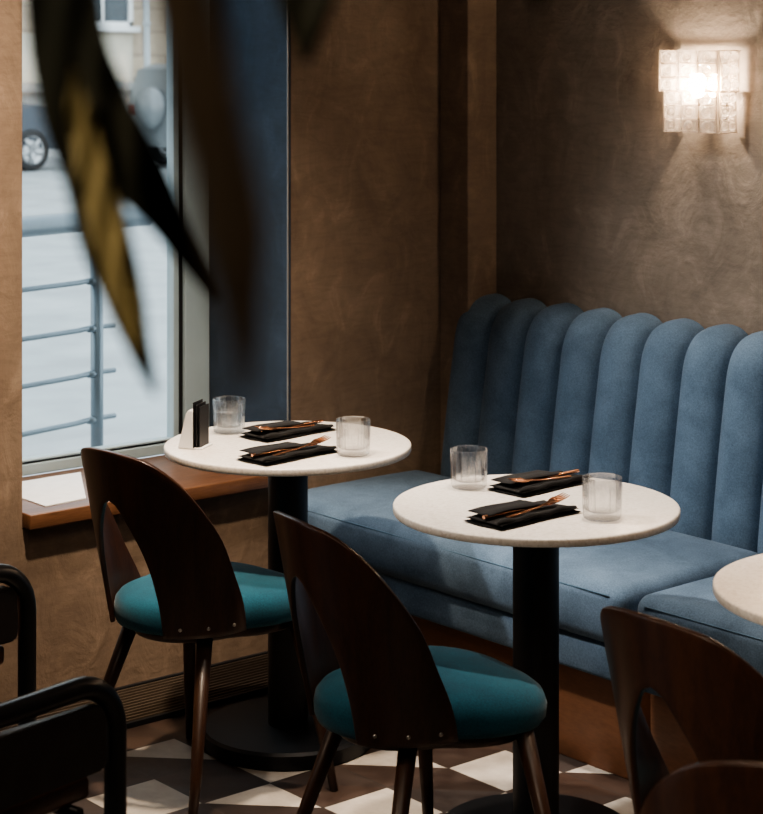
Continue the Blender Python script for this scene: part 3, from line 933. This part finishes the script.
def car(label, paint, loc, rotz, suv):
    """car whose front points to +y; wheels touch z = 0"""
    t = thing('parked_car', label, 'car', loc, rotz, 'cars parked across the street')
    prof = [(-2.2, .35), (-2.25, .8), (-2.15, 1.05), (-2.05, 1.62), (-1.8, 1.70), (-.2, 1.72), (.15, 1.66), (.95, 1.14), (1.9, 1.02), (2.2, .88), (2.28, .6), (2.2, .35)]
    bm = bmesh.new(); Ws = []
    P = []
    for k in range(9):
        f = -1 + k / 4
        tuck = 1 - .04 * abs(f) ** 3
        row = []
        for (y, z) in prof:
            narrowing = 1.0 - .17 * max(0, min(1, (z - 1.0) / .7))
            row.append((f * .92 * narrowing * (1 if abs(f) < 1 else 1), y * tuck, z if abs(f) < 1 else z * .985))
        P.append(row + [row[0]])
    V = add_grid(bm, P)
    bm.faces.new([v for v in V[0][:-1]]); bm.faces.new([v for v in V[-1][:-1]][::-1])
    bmesh.ops.remove_doubles(bm, verts=bm.verts, dist=1e-4)
    obj('body', bm, paint, t, angle=30)
    for s in (-1, 1):
        bm = bmesh.new()
        q = [(-1.75, 1.14), (-1.66, 1.56), (-.2, 1.60), (.1, 1.52), (.62, 1.16)]
        a = []
        for (y, z) in q:
            a.append(bm.verts.new((s * (.93 * (1 - .17 * max(0, min(1, (z - 1.0) / .7))) + .012), y, z)))
        bm.faces.new(a)
        obj('side_window', bm, M['win_dark'], t, smooth=False)
        for y in (-1.35, 1.38):
            wh = obj('wheel', lathe([(.22, -.10), (.31, -.11), (.335, -.07), (.335, .07), (.31, .11), (.22, .10)], 32), M['tyre'], t)
            wh.rotation_euler = (0, PI / 2, 0); wh.location = (s * .86, y, .335)
            rb = lathe([(0, .09), (.05, .105), (.05, .07), (.205, .055), (.225, .105), (.225, -.1), (0, -.1)], 32)
            for k in range(5):
                a = 2 * PI * k / 5
                add_tube(rb, [(.04 * math.cos(a), .04 * math.sin(a), s * .095), (.215 * math.cos(a), .215 * math.sin(a), s * .100)], [.035, .026], 8)
            obj('rim', rb, M['alloy'], wh)
        obj('tail_lamp', box((s * .62 - .12, -2.235, .85), (s * .62 + .12, -2.16, 1.02), .02), simple('red_lamp', (.16, .05, .045), .3, noise=.05), t)
        obj('head_lamp', box((s * .64 - .16, 2.14, .72), (s * .64 + .16, 2.255, .86), .02), M['alloy'], t)
    obj('windscreen', tube([(-.6, .62, 1.40), (.6, .62, 1.40)], .02, 8), M['win_dark'], t)
    if suv:
        sp = obj('spare_wheel_cover', lathe([(0, -.12), (.30, -.12), (.34, -.06), (.34, .1), (0, .1)], 32), paint, t)
        sp.rotation_euler = (PI / 2, 0, 0); sp.location = (0, -2.28, .98)
    return t
car('dark blue parked car with alloy wheel at the left of the window view', simple('dark_blue_paint', (.05, .065, .085), .25, .2, noise=.06), (-27.9, 14.3, -.05), math.radians(4), False)
car('pale grey parked off road car at the right of the window view', simple('pale_grey_paint', (.22, .24, .25), .3, .2, noise=.05), (-26.6, 19.85, -.05), math.radians(4), True)

# street railing
rl = thing('street_railing', 'galvanised steel railing standing just outside the window', 'railing', (-6.0, 3.756, 0), math.radians(13))
obj('post', tube([(0, 0, -.02), (0, 0, 1.12)], .023, 16), M['galv'], rl)
obj('handrail', tube([(0, -3.2, 1.135), (0, .262, 1.135), (0, .276, 1.135)], [.037, .037, .028], 20), M['galv'], rl)
for z in (.918, .748, .585, .420):
    obj('rail', tube([(.0, -3.2, z), (.0, -.10, z), (.0, -.02, z + .004), (.0, .09, z)], .0095, 10), M['galv'], rl)
    obj('weld_collar', tube([(0, -.045, z), (0, .0, z)], [.012, .017], 10), M['galv'], rl)
obj('post', tube([(0, -2.4, -.02), (0, -2.4, 1.12)], .023, 16), M['galv'], rl)

# ------------------------------------------------------------------ lights
W = bpy.data.worlds.new('overcast_sky'); SC.world = W; W.use_nodes = True
nt = W.node_tree; bg = nt.nodes['Background']
tc = nt.nodes.new('ShaderNodeTexCoord'); sp = nt.nodes.new('ShaderNodeSeparateXYZ'); nt.links.new(tc.outputs['Generated'], sp.inputs[0])
rp = nt.nodes.new('ShaderNodeValToRGB'); nt.links.new(sp.outputs[2], rp.inputs[0])
rp.color_ramp.elements[0].position = .0; rp.color_ramp.elements[0].color = (.84, .90, .94, 1)
rp.color_ramp.elements[1].position = .6; rp.color_ramp.elements[1].color = (.80, .90, .98, 1)
nt.links.new(rp.outputs[0], bg.inputs[0]); bg.inputs[1].default_value = 2.25

def light(name, kind, loc, energy, col, size=.1, aim=None, **kw):
    d = bpy.data.lights.new(name, kind); d.energy = energy; d.color = col
    if kind == 'AREA':
        d.size = size
    else: d.shadow_soft_size = size
    for k, v in kw.items(): setattr(d, k, v)
    o = bpy.data.objects.new(name, d); COL.objects.link(o); o.location = loc
    if aim is not None:
        o.rotation_euler = (Vector(aim) - Vector(loc)).to_track_quat('-Z', 'Y').to_euler()
    return o
WARM = (1, .74, .50)
for k, (x, y) in enumerate(T):
    light('ceiling_spot', 'SPOT', (x + .08, y + .12, CEIL - .03), (150, 165, 165)[k], ((1, .84, .70), (1, .84, .70), (1, .74, .52))[k], .05, (x + .01, y + .06, .7), spot_size=math.radians((44, 36, 36)[k]), spot_blend=.9)
light('wall_wash', 'SPOT', (-3.35, 2.25, CEIL - .03), 330, (1, .80, .60), .06, (-4.55, 2.55, .35), spot_size=math.radians(66), spot_blend=1.0)
light('leaf_fill', 'SPOT', (-.1, -1.0, CEIL - .03), 240, (1, .82, .62), .06, (-.82, .58, 1.75), spot_size=math.radians(26), spot_blend=.8)  # added light, out of view, that brightens the near leaves
light('bench_fill', 'SPOT', (-4.1, 1.9, CEIL - .03), 320, (1, .91, .82), .06, (-2.85, 3.95, .55), spot_size=math.radians(48), spot_blend=1.0)  # added light that lifts the banquette from the window side
light('chair_fill', 'SPOT', (-3.5, .1, CEIL - .03), 90, (1, .74, .52), .08, (-2.4, 2.3, .7), spot_size=math.radians(40), spot_blend=1.0)  # added warm light for a sheen on the chair backs
light('room_fill', 'AREA', (-1.8, 1.2, CEIL - .03), 14, (1, .82, .66), 1.6, (-1.8, 1.2, 0))
p = light('window_portal', 'AREA', (UG - .06, (V0 + V1) / 2, 1.6), 1, (1, 1, 1), 1, (0, (V0 + V1) / 2, 1.6))
p.data.shape = 'RECTANGLE'; p.data.size = 1.05; p.data.size_y = 2.3; p.data.cycles.is_portal = True
p = light('window_portal', 'AREA', (UG - .06, -.8, 1.6), 1, (1, 1, 1), 1, (0, -.8, 1.6))  # portal for the added, unseen second opening
p.data.shape = 'RECTANGLE'; p.data.size = 2.3; p.data.size_y = 2.3; p.data.cycles.is_portal = True

# ------------------------------------------------------------------ camera and look
cam = bpy.data.cameras.new('camera'); co = bpy.data.objects.new('camera', cam); COL.objects.link(co)
co.location = (0, 0, H); co.rotation_euler = (PI / 2, 0, math.atan2(SA, CA))
cam.sensor_fit = 'HORIZONTAL'; cam.sensor_width = 36; cam.lens = 36 * F / 763
cam.shift_y = -(407 - 60) / 763; cam.shift_x = .5 / 763
cam.clip_start = .05; cam.clip_end = 200
cam.dof.use_dof = True; cam.dof.focus_distance = 4.6; cam.dof.aperture_fstop = 7.5
SC.camera = co
SC.view_settings.view_transform = 'AgX'
SC.view_settings.look = 'AgX - Medium High Contrast'
SC.view_settings.exposure = 0.45
SC.cycles.use_denoising = True
SC.cycles.max_bounces = 10; SC.cycles.transparent_max_bounces = 24
SC.cycles.diffuse_bounces = 4; SC.cycles.glossy_bounces = 4; SC.cycles.transmission_bounces = 8
SC.cycles.sample_clamp_indirect = 6
SC.cycles.caustics_reflective = False; SC.cycles.caustics_refractive = False
